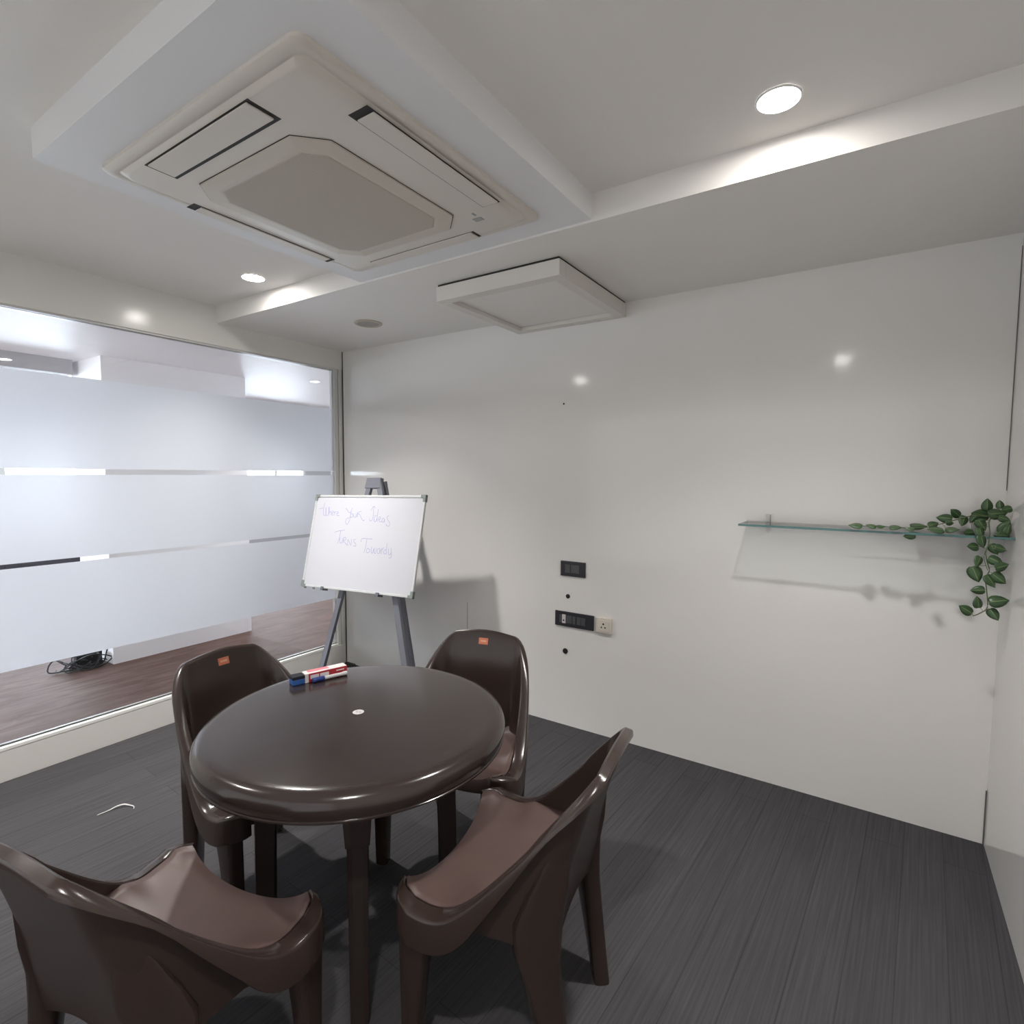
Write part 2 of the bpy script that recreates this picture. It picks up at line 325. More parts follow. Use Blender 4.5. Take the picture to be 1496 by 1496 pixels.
# corridor beyond the glass -------------------------------------------------
CX, CH = -5.2, 2.30
slab('floor_corridor', 'vinyl', (CX, -0.07, -6.0, 5.0, -0.1, 0.0))
slab('ceiling_corridor', 'cceil', (CX, -0.1, -6.0, 5.0, CH, CH+0.1))
slab('wall_corridor_pillar', 'cwall', (-1.95, -1.41, -1.02, 0.085, 0.0, CH))
slab('wall_corridor_left', 'cwall', (CX, -0.1, -6.1, -6.0, 0.0, 0.5), (CX, -0.1, -6.1, -6.0, 2.1, CH))
w9 = struct(empty('window_9', (CX/2, -6.05, 0.5)))  # unseen end window, added to fill the corridor with light
b = MB(); b.box(-2.55, 2.55, -.02, -.01, 0, 1.6); b.build('window_pane', 'fill_end', w9)
b = MB()
for xx in (-2.6, -1.3, 0.0, 1.3, 2.5): b.box(xx-.03, xx+.03, -.01, .05, 0, 1.6)
b.build('window_frame', 'alu', w9)
slab('wall_corridor_right', 'cwall', (CX, -0.1, 5.0, 5.1, 0.0, 0.5), (CX, -0.1, 5.0, 5.1, 2.1, CH), (CX, -1.5, 5.0, 5.1, 0.5, 2.1))
w10 = struct(empty('window_10', (-0.8, 5.05, 0.5)))  # matching unseen window, added to brighten the corridor ceiling
b = MB(); b.box(-.7, .7, .01, .02, 0, 1.6); b.build('window_pane', 'fill_end', w10)
b = MB()
for xx in (-.68, 0, .68): b.box(xx-.02, xx+.02, -.05, .01, 0, 1.6)
b.build('window_frame', 'alu', w10)
slab('wall_corridor_near', 'cwall', (-0.12, -0.1, 0.1, 5.0, 0.0, CH), (-0.12, -0.1, -6.0, YF-0.1, 0.0, CH))
slab('ceiling_corridor_mask', 'cshade', (-3.0, -1.80, -6.0, -1.06, 2.19, CH))  # added dark box that hides the overlit corridor ceiling behind it
slab('ceiling_corridor_beam', 'cshade', (-3.3, -2.9, -6.0, 5.0, 2.12, CH))
# far wall with openings
wins = [(-5.2, -3.3), (-3.1, -0.85), (-0.68, 2.1), (2.32, 3.46)]
b = MB(); b.box(CX-0.1, CX, -6.0, 5.0, 0.0, 0.75); b.box(CX-0.1, CX, -6.0, 5.0, 2.05, CH)
ys = [-6.0] + [y for p in wins for y in p] + [5.0]
for k in range(0, len(ys), 2): b.box(CX-0.1, CX, ys[k], ys[k+1], 0.75, 2.05)
struct(b.build('wall_corridor_far', 'cshade'))
for k, (y0, y1) in enumerate(wins):
    w = struct(empty('window_%d' % (k+2), (CX-0.05, (y0+y1)/2, 0.75)))
    hw = (y1-y0)/2
    b = MB(); b.box(-0.02, -0.015, -hw, hw, 0, 1.3); o = b.build('window_pane', 'daylight', w)
    b = MB()
    for a in (-hw, hw-0.05): b.box(-0.014, 0.05, a, a+0.05, 0, 1.3)
    for z in (0, 1.25): b.box(-0.014, 0.05, -hw, hw, z, z+0.05)
    b.box(-0.014, 0.03, -0.02, 0.02, 0, 1.3)
    b.build('window_frame', 'alu', w)
cab = empty('sideboard', (CX+0.22, -1.8, 0))
tag(cab, 'long low dark sideboard under the corridor windows beyond the glass', 'sideboard')
b = MB(); b.box(-0.2, 0.2, -2.0, 2.02, 0.06, 0.62); b.box(-0.17, 0.17, -1.95, 1.97, 0, 0.06); b.build('carcass', 'cabinet', cab, bevel=0.004)
b = MB(); b.box(-0.21, 0.22, -2.02, 2.04, 0.62, 0.65); b.build('top', 'cabinet', cab, bevel=0.004)
for k in range(4):
    b = MB(); b.box(0.2, 0.215, -1.98+k*1.0, -1.0+k*1.0, 0.09, 0.60); d = b.build('door', 'cabinet', cab, bevel=0.003)
    b = MB(); b.box(0.215, 0.23, -1.2+k*1.0, -1.06+k*1.0, 0.50, 0.515); b.build('handle', 'chrome', d)
sg = empty('wall_sign', (-3.0, 1.86, 2.03))
# tangled cables by the pillar
b = MB(); rnd = random.Random(3)
for k in range(9):
    cx, cy = -1.50+rnd.uniform(-.05, .04), -1.17+rnd.uniform(-.06, .06)
    rx, ry, ph, tz = rnd.uniform(.04, .09), rnd.uniform(.07, .15), rnd.uniform(0, 6), rnd.uniform(.02, .10)
    pts = []
    for i in range(30):
        t = 2*PI*i/24+ph
        pts.append((cx+rx*math.cos(t)*(1+.15*math.sin(3*t)), cy+ry*math.sin(t), 0.008+tz*(0.5+0.5*math.sin(t*1.5+k))*(1 if k > 1 else .1)))
    b.tube(pts, 0.0045, 6)
b.tube(smooth_poly([(-1.45, -1.12, .01), (-1.50, -1.30, .012), (-1.52, -1.38, .02), (-1.55, -1.37, .06), (-1.56, -1.34, .09)]), 0.005, 6)
b.tube(smooth_poly([(-1.45, -1.10, .05), (-1.47, -1.06, .03), (-1.46, -1.05, .08), (-1.46, -1.035, .13)]), 0.005, 6)
b.box(-1.56, -1.50, -1.22, -1.06, 0.0, 0.10)
o = b.build('cable_pile', 'cable', None, smooth=True)
tag(o, 'tangle of black cables on the corridor floor beside the white pillar', 'cables')
COL.objects.unlink(sg); bpy.data.objects.remove(sg)
b = MB(); b.box(CX+0.002, CX+0.03, 3.95, 4.25, 1.72, 1.80)
tag(b.build('wall_sign', 'greyink', None, bevel=0.002), 'small dark sign high on the far corridor wall', 'sign')

# ------------------------------------------------------------------ lamps
def downlight(x, y, z, label, m, r=0.052, group='recessed ceiling downlights', power=SPOT):
    t = empty('downlight', (x, y, z)); tag(t, label, 'ceiling light', group)
    b = MB(); b.lathe([(r+.005, -0.0005), (r+.005, -0.003), (r+.003, -0.005), (r+.0005, -0.005), (r, -0.0005)], 40, cap=False)
    b.build('lamp_ring', 'lampring', t, smooth=True)
    b = MB(); b.lathe([(r, -0.0006), (r, -0.003), (r*.6, -0.0042), (0.002, -0.0046)], 40)
    b.build('lamp_lens', m, t, smooth=True)
    if power:
        L = bpy.data.lights.new('lamp_beam', 'SPOT'); L.energy = power; L.spot_size = math.radians(SANG); L.spot_blend = 1.0
        L.shadow_soft_size = r*.9; L.color = (1.0, .97, .93)
        lo = bpy.data.objects.new('lamp_beam', L); COL.objects.link(lo); lo.location = (0, 0, -.012); lo.parent = t
    return t
G = None
downlight(3.089, -1.114, HM, 'round lit downlight in the main ceiling above the glass shelf corner', 'lamp', power=SPOT*.64)
downlight(0.650, -1.096, HM, 'round lit downlight in the main ceiling between the air conditioner and the glass wall', 'lamp', power=SPOT*1.32)
downlight(3.060, -2.770, HM, 'round lit downlight behind the camera near the right wall', 'lamp', power=SPOT*.64)
downlight(0.700, -2.530, HM, 'round lit downlight behind the camera near the left wall', 'lamp', power=SPOT*.85)
downlight(-1.03, 0.537, CH, 'small corridor downlight past the pillar, seen through the glass', 'clamp', 0.04, 'corridor downlights', 100)
downlight(-0.80, -3.20, CH, 'added unseen fill lamp outside the glass, left of the frame', 'clamp', 0.04, 'corridor downlights', CSPOT*.5)  # lamp added out of view to light the pillar and corridor
downlight(-0.75, -4.20, CH, 'added unseen fill lamp far left outside the glass', 'clamp', 0.04, 'corridor downlights', CSPOT)  # another out-of-view lamp, added to brighten the corridor
downlight(-1.03, 2.60, CH, 'added unseen fill lamp beyond the white wall', 'clamp', 0.04, 'corridor downlights', CSPOT*.4)  # hidden by the back wall, added to brighten the corridor
cl = empty('ceiling_panel_light', (-2.40, -0.76, CH)); tag(cl, 'lit square panel on the corridor ceiling just left of the pillar top', 'ceiling light')
b = MB(); b.box(-.16, .16, -.16, .16, -.045, -.0005); b.build('housing', 'lampring', cl, bevel=.004)
b = MB(); b.box(-.14, .14, -.14, .14, -.050, -.0452); b.build('diffuser', 'clamp', cl)

# ------------------------------------------------------------------ ceiling cassette
AX, AY, AZ = 1.850, -1.540, HS+0.008
ac = empty('air_conditioner', (AX, AY, AZ))
tag(ac, 'square cream ceiling cassette air conditioner with four louvres and a dusty intake grille', 'air conditioner')
def rrect(hx, hy, r, z, n=6):
    out = []
    for cx, cy, a0 in ((hx-r, hy-r, 0), (-hx+r, hy-r, 90), (-hx+r, -hy+r, 180), (hx-r, -hy+r, 270)):
        for k in range(n+1):
            a = math.radians(a0+90*k/n); out.append((cx+r*math.cos(a), cy+r*math.sin(a), z))
    return out
b = MB(); b.loft([rrect(.475, .492, .03, 0), rrect(.475, .492, .03, -.009), rrect(.470, .487, .03, -.013), rrect(.447, .464, .03, -.0145), rrect(.444, .461, .03, -.0125), rrect(.440, .457, .03, -.0125), rrect(.430, .447, .03, -.022), rrect(.422, .439, .03, -.024)])
b.build('panel', 'acpanel', ac, smooth=True)
def oct_(hx, hy, c, z): return [(hx, hy-c, z), (hx-c, hy, z), (-hx+c, hy, z), (-hx, hy-c, z), (-hx, -hy+c, z), (-hx+c, -hy, z), (hx-c, -hy, z), (hx, -hy+c, z)]
gx, gy = -0.045, 0.022
b = MB(); b.loft([[(p[0]+gx, p[1]+gy, p[2]) for p in oct_(.300, .328, .075, z)] for z in (-.0235, -.0245)])
b.build('grille_gap', 'dark', ac)
b = MB(); b.loft([[(p[0]+gx, p[1]+gy, p[2]) for p in oct_(hx, hy, c, z)] for hx, hy, c, z in ((.297, .325, .074, -.024), (.297, .325, .074, -.029), (.255, .283, .060, -.033))])
g = b.build('intake_frame', 'acframe', ac)
b = MB(); b.loft([[(p[0]+gx, p[1]+gy, p[2]) for p in oct_(hx, hy, c, z)] for hx, hy, c, z in ((.245, .272, .05, -.0325), (.240, .267, .05, -.0345))])
b.build('intake_mesh', 'acgrille', g)
def louvre(x0, x1, y0, y1, gaps):
    b = MB(); b.box(x0-AX, x1-AX, y0-AY, y1-AY, -.0236, -.0246); b.build('louvre_slot', 'dark', ac)
    b = MB(); a = gaps
    b.box(x0-AX+a[0], x1-AX-a[1], y0-AY+a[2], y1-AY-a[3], -.0242, -.0285); b.build('louvre', 'acpanel', ac, bevel=0.002)
louvre(1.552, 2.070, -1.985, -1.895, (.010, .012, .004, .012))
louvre(1.392, 1.440, -1.790, -1.225, (.002, .004, .026, .020))
louvre(2.222, 2.290, -1.815, -1.255, (.005, .003, .024, .006))
louvre(1.545, 2.085, -1.130, -1.080, (.006, .010, .001, .0005))
b = MB(); b.box(.290, .325, .335, .357, -.0236, -.0256, 0); b.box(.312, .320, .30, .318, -.0236, -.0252, 0); b.build('display', 'greyink', ac)

# ------------------------------------------------------------------ speaker, hatch
sp = empty('ceiling_speaker', (0.771, -0.442, HS)); tag(sp, 'small round cream ceiling speaker set in the lowered soffit', 'speaker')
b = MB(); b.lathe([(.082, -.0004), (.082, -.004), (.076, -.008), (.066, -.008), (.062, -.003), (.062, -.0004)], 40, cap=False); b.build('rim', 'spkring', sp, smooth=True)
b = MB(); b.lathe([(.062, -.001), (.062, -.004), (.03, -.006), (.002, -.0065)], 40); b.build('speaker_grille', 'spkmesh', sp, smooth=True)

ha = empty('access_hatch', (1.890, -0.366, HS)); tag(ha, 'square white framed access hatch hanging slightly below the soffit against the back wall', 'access hatch')
HX, HY, HD = 0.333, 0.363, 0.078
for nm, q in (('a', (-HX, HX, -HY, -HY+.055)), ('b', (-HX, HX, HY-.055, HY)), ('c', (-HX, -HX+.05, -HY+.055, HY-.055)), ('d', (HX-.05, HX, -HY+.055, HY-.055))):
    b = MB(); b.box(*q, -HD, -.010); b.build('frame_bar', 'hatch', ha, bevel=0.002)
b = MB(); b.box(-HX+.052, HX-.056, -HY+.057, HY-.062, -HD+.020, -HD+.026); b.build('hatch_panel', 'ceil', ha)
b = MB(); b.box(-HX+.006, HX-.006, -HY+.006, HY-.006, -.0105, 0.0); b.box(-HX+.045, HX-.045, -HY+.05, HY-.05, -HD+.028, -HD+.032); b.build('gap_and_shade', 'dark', ha)  # dark seam, plus a dark sheet for the shade inside the frame

# ------------------------------------------------------------------ wall plates
def plate(x0, x1, z0, z1, label, mods, group):
    t = empty('switch_plate', ((x0+x1)/2, 0, (z0+z1)/2)); tag(t, label, 'switch plate', group)
    hx, hz = (x1-x0)/2, (z1-z0)/2
    b = MB(); b.box(-hx, hx, -.010, -.0003, -hz, hz); b.build('plate', 'switch', t, bevel=0.003)
    for (a0, a1, c0, c1, mm) in mods:
        b = MB(); b.box(a0, a1, -.0125, -.0095, c0, c1); b.build('switch_module', mm, t, bevel=0.001)
    return t
plate(1.857, 2.013, 0.875, 0.961, 'smaller charcoal switch plate, the upper one on the white wall', [(-.048, -.014, -.022, .024, 'switchmod'), (-.011, .042, -.022, .024, 'switchmod')], 'charcoal wall plates')
t = plate(1.825, 2.069, 0.583, 0.669, 'longer charcoal switch plate beside the cream socket', [(-.092, -.076, -.022, .022, 'switchmod'), (-.048, -.012, -.022, .022, 'switchmod'), (-.009, .012, -.022, .022, 'switchmod'), (.018, .042, -.022, .022, 'switchmod'), (.045, .072, -.022, .022, 'switchmod')], 'charcoal wall plates')
b = MB(); b.box(-.074, -.052, -.014, -.0095, -.024, .026); w = b.build('white_switch', 'white', t, bevel=0.001)
b = MB(); b.box(-.067, -.059, -.0155, -.0135, -.012, -.002); b.build('indicator', 'black', w)
so = empty('wall_socket', (2.131, 0, 0.625)); tag(so, 'square cream surface socket right of the longer charcoal plate', 'socket')
b = MB(); b.box(-.047, .047, -.016, -.0003, -.043, .043); b.build('socket_box', 'cream', so, bevel=0.004)
b = MB(); b.box(-.034, .034, -.019, -.0155, -.031, .031); b.build('socket_face', 'cream', so, bevel=0.002)
for dx, dz, rr in ((0, .010, .0055), (-.011, -.009, .0045), (.011, -.009, .0045)):
    b = MB(); ring = lambda y: [(dx+rr*math.cos(2*PI*k/14), y, dz+rr*math.sin(2*PI*k/14)) for k in range(14)]
    b.loft([ring(-.0185), ring(-.0196)]); b.build('pin_hole', 'dark', so)
def cap(x, z, r, label, name='wall_grommet'):
    b = MB(); ring = lambda rr, y: [(x+rr*math.cos(2*PI*k/20), y, z+rr*math.sin(2*PI*k/20)) for k in range(20)]
    b.loft([ring(r, .002), ring(r, -.003), ring(r*.75, -.004)])
    tag(b.build(name, 'black', None, smooth=True), label, 'grommet', 'black grommets in the white wall')
cap(1.903, 0.758, 0.0125, 'black round grommet between the two charcoal switch plates')
cap(1.890, 0.437, 0.0160, 'larger black round grommet below the longer charcoal plate')
cap(1.862, 1.848, 0.0050, 'tiny black screw hole cap high on the white wall')

# ------------------------------------------------------------------ glass shelf
sh = empty('glass_shelf', (3.30, 0, 1.235)); tag(sh, 'long green-edged clear glass wall shelf in the right corner', 'shelf')
b = MB(); b.box(-.452, .4595, -.208, -.001, -.004, .004); b.build('shelf_pane', 'shelfglass', sh)
b = MB(); b.box(-.452, .4595, -.2100, -.2080, -.0045, .0045); b.box(-.4535, -.452, -.21, -.001, -.004, .004)
b.build('polished_edge', 'shelfedge', sh)
for x in (-.362, .372):
    b = MB(); b.box(x-.009, x+.009, -.022, -.0005, .004, .038); b.box(x-.009, x+.009, -.028, -.0005, -.012, -.004); b.box(x-.009, x+.009, -.004, -.0004, -.012, .038)
    b.build('bracket', 'chrome', sh, bevel=0.001)

# ------------------------------------------------------------------ vine
vn = empty('hanging_vine', (3.66, -0.12, 1.24)); tag(vn, 'trailing artificial vine of green heart-shaped leaves lying on and hanging from the glass shelf', 'artificial plant')
VO = Vector((3.66, -0.12, 1.24))
def rel(p): return Vector(p)-VO
S1 = [(3.755, -.10, 1.276), (3.735, -.12, 1.31), (3.698, -.12, 1.306), (3.653, -.12, 1.306), (3.626, -.12, 1.298), (3.583, -.12, 1.280), (3.547, -.12, 1.266), (3.521, -.12, 1.256), (3.464, -.12, 1.250), (3.401, -.12, 1.250), (3.32, -.12, 1.249), (3.265, -.12, 1.247)]
S2 = [(3.70, -.14, 1.30), (3.69, -.19, 1.285), (3.690, -.222, 1.253), (3.688, -.222, 1.214), (3.682, -.222, 1.183), (3.688, -.222, 1.148), (3.695, -.222, 1.118), (3.686, -.222, 1.091), (3.691, -.222, 1.048), (3.696, -.222, .987), (3.676, -.222, .962), (3.658, -.222, .950)]
S3 = [(3.685, -.216, 1.20), (3.678, -.224, 1.165), (3.690, -.226, 1.12)]
S4 = [(3.74, -.13, 1.31), (3.752, -.16, 1.27), (3.74, -.18, 1.245)]
allp = []
for S, r in ((S1, .0018), (S2, .002), (S3, .0012), (S4, .0015)):
    P = smooth_poly([rel(p) for p in S], 5); allp += P
    b = MB(); b.tube(P, r, 6); b.build('vine_stem', 'stem', vn, smooth=True)
fr = Vector((0.25, -0.93, 0.25)).normalized()
rn = random.Random(11)
for (x, y, z, L, ang) in LEAVES:
    x = min(x, 3.742)
    flat = abs(z-1.252) < 1e-6
    L = min(L*1.05, .058)
    a = math.radians(ang)
    c = rel((x, y, z+(.004 if flat else 0)))
    t = Vector((math.cos(a), 0, math.sin(a)))
    if flat:
        t = Vector((math.cos(a), 0.35*rn.uniform(-1, 1), 0.12*abs(math.sin(a)))).normalized()
        nrm = Vector((0, -.55, .8)); c.z += .004
    else:
        nrm = (fr + Vector((rn.uniform(-.35, .35), 0, rn.uniform(-.3, .3)))).normalized()
        t = (t - nrm*t.dot(nrm)).normalized()
    nrm = (nrm - t*nrm.dot(t)).normalized()
    s = nrm.cross(t).normalized()
    # heart-shaped blade: half widths along the midrib, cupped
    prof = [(-.50, .0), (-.52, .17), (-.44, .30), (-.28, .385), (-.08, .39), (.12, .33), (.30, .215), (.43, .09), (.52, .0)]
    def cup(u, w): return -.35*w*w - .10*u*u
    mid = [(-.40 if i == 0 else max(u, -.42), 0) for i, (u, w) in enumerate(prof)]
    rows = []
    for sg_ in (-1, -.5, -.06, .06, .5, 1):
        rows.append([c + L*(t*((u if abs(sg_) > .3 else max(u, -.42)) if abs(sg_) != .5 else max(u, -.47)) + s*(w*sg_) + nrm*(cup(u, w*sg_) + (.02 if abs(sg_) < .3 else 0) - .05*abs(sg_))) for u, w in prof])
    b = MB()
    for q in range(5): b.grid([rows[q], rows[q+1]], 1 if q == 2 else 0)
    o = b.build('leaf', ['leaf', 'leafvein'], vn, smooth=True)
    sol = o.modifiers.new('thick', 'SOLIDIFY'); sol.thickness = 0.0006
    base = c - t*L*.42
    q = min(allp, key=lambda p: (p-base).length)
    if (q-base).length < .09:
        b = MB(); m_ = (q+base)/2+Vector((0, 0, .004)); b.tube([q, m_, base], .0008, 5); b.build('leaf_stalk', 'stem', vn)

# ------------------------------------------------------------------ whiteboard on easel
Bc = Vector((0.71503, -0.47109, 1.02571))
bu = Vector((0.99595, 0.08756, 0.02034)).normalized(); bn = Vector((0.07977, -0.96519, 0.24908)).normalized()
bv = bn.cross(bu).normalized()
BM = Matrix((bu, bv, bn)).transposed()
wbd = empty('whiteboard', Bc - bv*0.3); tag(wbd, 'white dry-erase board with grey corner caps and blue handwriting resting on the easel', 'whiteboard')
wbd.rotation_euler = BM.to_euler()
def bp(mb, name, m, parent=None, **k): return mb.build(name, m, parent or wbd, **k)
b = MB(); b.box(-.443, .443, .007, .593, -.008, -.001); bp(b, 'writing_surface', 'board')
for q in ((-.45, .45, 0, .014), (-.45, .45, .586, .6), (-.45, -.436, .014, .586), (.436, .45, .014, .586)):
    b = MB(); b.box(*q, -.012, .003); bp(b, 'frame_bar', 'boardframe', bevel=0.002)
for sx in (-1, 1):
    for y0 in (-.003, .573):
        b = MB()
        y1 = y0+.03; xs = sorted((sx*.453, sx*.415)); xt = sorted((sx*.453, sx*.433))
        yy = (y0, y0+.019) if y0 < .3 else (y1-.019, y1)
        b.box(xs[0], xs[1], yy[0], yy[1], -.014, .0055); ym = (y0, y0+.042) if y0 < .3 else (y1-.042, y1)
        b.box(xt[0], xt[1], ym[0], ym[1], -.0145, .006)
        bp(b, 'corner_cap', 'corner', bevel=0.002)
for first, u0, u1 in ((True, -1, -.19), (True, -.19, .02), (True, .02, 1), (False, -1, -.02), (False, -.02, 1)):
  b = MB()
  for st in TEXT:
    if (min(y for x, y in st) > .09) != first or not u0 < sum(x for x, y in st)/len(st) <= u1: continue
    P = smooth_poly([(x, y+.3, 0) for x, y in st], 4)
    L_, R_ = [], []
    for i, p in enumerate(P):
        d = (P[min(i+1, len(P)-1)]-P[max(i-1, 0)]).normalized(); n_ = Vector((-d.y, d.x, 0))*.0011
        L_.append((p.x+n_.x, p.y+n_.y, -.0006)); R_.append((p.x-n_.x, p.y-n_.y, -.0006))
    b.grid([L_, R_])
  bp(b, 'handwritten_word', 'ink')
# marks hanging under the bottom edge
for x in (-.42, -.345):
    b = MB(); b.box(x-.008, x+.008, -.012, .0, -.006, .0); bp(b, 'hook', 'corner')

# easel: legs lie just behind the board plane, third leg leans to the wall
def bw(u, v, w): return Bc + bu*u + bv*v + bn*w
es = empty('easel', (0.75, -0.45, 0)); tag(es, 'grey steel tripod easel standing in the corner by the glass wall', 'easel')
EO = Vector((0.75, -0.45, 0))
def channel(p0, p1, wdt, dep, side=Vector((1, 0, 0)), name='leg', m='easel'):
    p0, p1 = Vector(p0)-EO, Vector(p1)-EO
    d = (p1-p0).normalized(); s = (side-d*side.dot(d)).normalized(); n_ = d.cross(s)
    if n_.y > 0: n_ = -n_
    b = MB()
    for off, w_, t_ in ((0, wdt, .0035), (-wdt/2+.0015, .003, dep), (wdt/2-.0015, .003, dep)):
        vs = []
        for p in (p0, p1):
            for (i, k) in ((-.5, 0), (.5, 0), (.5, 1), (-.5, 1)):
                vs.append(p + s*(off+i*w_) - n_*(k*t_))
        b.add(vs, [(0, 1, 2, 3), (7, 6, 5, 4), (0, 4, 5, 1), (1, 5, 6, 2), (2, 6, 7, 3), (3, 7, 4, 0)])
    return b.build(name, m, es, bevel=0.0012)
def down(pa, pb):     # extend to the floor
    pa, pb = Vector(pa), Vector(pb); k = pa.z/(pa.z-pb.z); return pa+(pb-pa)*k
OFF = -.030
lt, lb = bw(-.028, .40, OFF), bw(-.192, -.735, OFF)
channel(lt, down(lt, lb), .034, .022, bu)
rt_, rb = bw(.036, .40, OFF), bw(.425, -.655, OFF)
channel(rt_, down(rt_, rb), .038, .022, bu)
rt2 = bw(.048, .40, OFF-.030)
rear_foot = Vector((0.93, -0.22, 0.0))
channel(rt2, rear_foot, .034, .022, bu)
b = MB(); 
for q in ((-.064, .060, .352, .42, OFF-.03, OFF+.004),):
    vs = []
    for w in (q[4], q[5]):
        for u_, v_ in ((q[0]-.002, q[2]), (q[1]+.002, q[2]), (q[1]-.006, q[3]), (q[0]+.006, q[3])): vs.append(bw(u_, v_, w)-EO)
    # inverted-V head: block with a notch
    b.add(vs, [(3, 2, 1, 0), (4, 5, 6, 7), (0, 1, 5, 4), (1, 2, 6, 5), (2, 3, 7, 6), (3, 0, 4, 7)])
b.build('head_block', 'easel', es, bevel=0.003)
for u_, leg_u in ((-.258, 0), (.195, 0)):
    b = MB()
    for (x0, x1, y0, y1, z0, z1) in ((-.010, .010, -.012, -.0012, -.03, .012), (-.010, .010, -.012, .012, .0065, .012), (-.010, .010, -.012, .038, -.034, -.030)):
        vs = [bw(u_+x, -.3+y, z)-EO for z in (z0, z1) for y in (y0, y1) for x in (x0, x1)]
        b.add(vs, [(0,2,3,1),(4,5,7,6),(0,1,5,4),(2,6,7,3),(0,4,6,2),(1,3,7,5)])
    b.build('board_clip', 'easel', es, bevel=0.001)
b = MB(); vs = [bw(x, y, z)-EO for z in (-.034, -.022) for y in (-.282, -.262) for x in (-.27, .32)]
b.add(vs, [(0,2,3,1),(4,5,7,6),(0,1,5,4),(2,6,7,3),(0,4,6,2),(1,3,7,5)])
b.build('rest_bar', 'easel', es, bevel=0.001)

# ------------------------------------------------------------------ round table
TX, TY, TZ = 2.05, -1.66, 0.72
tb = empty('round_table', (TX, TY, 0)); tag(tb, 'round dark brown moulded plastic table in the middle of the four chairs', 'table')
prof = [(0.001, TZ), (.20, TZ), (.385, TZ), (.400, TZ-.0008), (.415, TZ-.001), (.428, TZ-.004), (.438, TZ-.010), (.446, TZ-.020), (.450, TZ-.032), (.450, TZ-.044), (.446, TZ-.054), (.444, TZ-.062), (.447, TZ-.064), (.447, TZ-.068), (.440, TZ-.070), (.434, TZ-.066), (.430, TZ-.03), (.40, TZ-.012), (0.001, TZ-.012)]
b = MB(); b.lathe(prof, 96); b.build('tabletop', 'plastic_table', tb, smooth=True)
b = MB(); b.lathe([(.017, TZ+.0002), (.017, TZ+.0007), (.001, TZ+.0007)], 28)
b.box(-.009, -.005, -.004, .004, TZ+.0006, TZ+.0009, 1); b.box(-.001, .005, .002, .005, TZ+.0006, TZ+.0009, 1); b.box(-.001, .001, -.008, -.002, TZ+.0006, TZ+.0009, 1); b.box(.006, .009, -.003, .004, TZ+.0006, TZ+.0009, 1)
tag(b.build('round_sticker', ['white', 'greyink'], tb), 'small round white sticker')
for k in range(4):
    a = math.radians(-42+90*k); dx, dy = math.cos(a), math.sin(a)
    R = Matrix.Rotation(a, 3, 'Z')
    b = MB()
    def ring(r, wd, dp, z): return [R @ Vector(q) for q in ((r-dp, -wd/2, z), (r, -wd/2, z), (r+.004, -wd/4, z), (r+.004, wd/4, z), (r, wd/2, z), (r-dp, wd/2, z), (r-dp, wd/2-.006, z), (r-.006, wd/2-.006, z), (r-.006, -wd/2+.006, z), (r-dp, -wd/2+.006, z))]
    b.loft([ring(.300, .048, .050, 0.0), ring(.297, .051, .052, 0.30), ring(.294, .054, .055, .52)])
    lg = b.build('leg', 'plastic_table', tb, bevel=0.002)
    b = MB(); b.loft([ring(.300, .062, .065, .49), ring(.302, .080, .085, .62), ring(.31, .12, .12, .708)])
    b.build('leg_socket', 'plastic_table', lg, bevel=0.002)
for k in range(2):
    R = Matrix.Rotation(math.radians(-42+90*k), 3, 'Z')
    b = MB(); b.box(-.24, .24, -.012, .012, .60, .7079, R=R); b.build('under_rib', 'plastic_table', tb)

# ------------------------------------------------------------------ chairs
A, YB, YFR, RC, RF = .2360, -.153, .177, .074, .045
Z0, ZT, QR = .408, .772, 5.2
FA = math.radians(70)
LEAN, ZS = .27, .42
SIDE = YFR-(YB+RC)
ARC, BACK, FARC = PI/2*RC, 2*(A-RC), FA*RF
TOT = 2*SIDE+2*ARC+2*FARC+BACK
def taper(y): return 1-.13*min(1, max(0, (.13-y)/.28))
def plan(s):
    """s in 0..1 around the U, front left corner to front right corner: x, y, normal, segment, fraction."""
    flip = s > .5
    d = (1-s if flip else s)*TOT
    if d <= FARC:
        t = (FARC-d)/RF
        r = (-(A-RF)-RF*math.cos(t), YFR+RF*math.sin(t), -math.cos(t), math.sin(t), 'front', d/FARC)
    elif d <= FARC+SIDE:
        d -= FARC; r = (-A, YFR-d, -1, 0, 'side', d/SIDE)
    elif d <= FARC+SIDE+ARC:
        d -= FARC+SIDE; t = d/RC
        r = (-A+RC-RC*math.cos(t), YB+RC-RC*math.sin(t), -math.cos(t), -math.sin(t), 'arc', d/ARC)
    else:
        d -= FARC+SIDE+ARC; r = (-A+RC+d, YB, 0, -1, 'back', d/BACK)
    return (-r[0], r[1], -r[2], *r[3:]) if flip else r
def rim_side(d): return Z0+.014*(1-min(1, d/.09))**1.5+(QR*(d-.09)**2 if d > .09 else 0)
def rim_z(k, f):
    if k == 'front': return Z0+.022-.008*f
    if k == 'side': return rim_side(.03+f*SIDE)
    z0 = rim_side(.03+SIDE)
    if k == 'arc': return z0+(ZT-z0)*math.sin(f*PI/2)**.85
    return ZT+.014*math.sin(f*PI)
def P(s, z, o):
    x, y, nx, ny, k, f = plan(s)
    h = max(0, z-ZS)
    wgt = min(1, max(0, (.10-y)/.24)); wgt = wgt*wgt*(3-2*wgt)
    x2 = x*taper(y)*(1-.135*h/.36*wgt); y2 = y-LEAN*h*wgt
    return Vector((x2+nx*o, y2+ny*o, z))
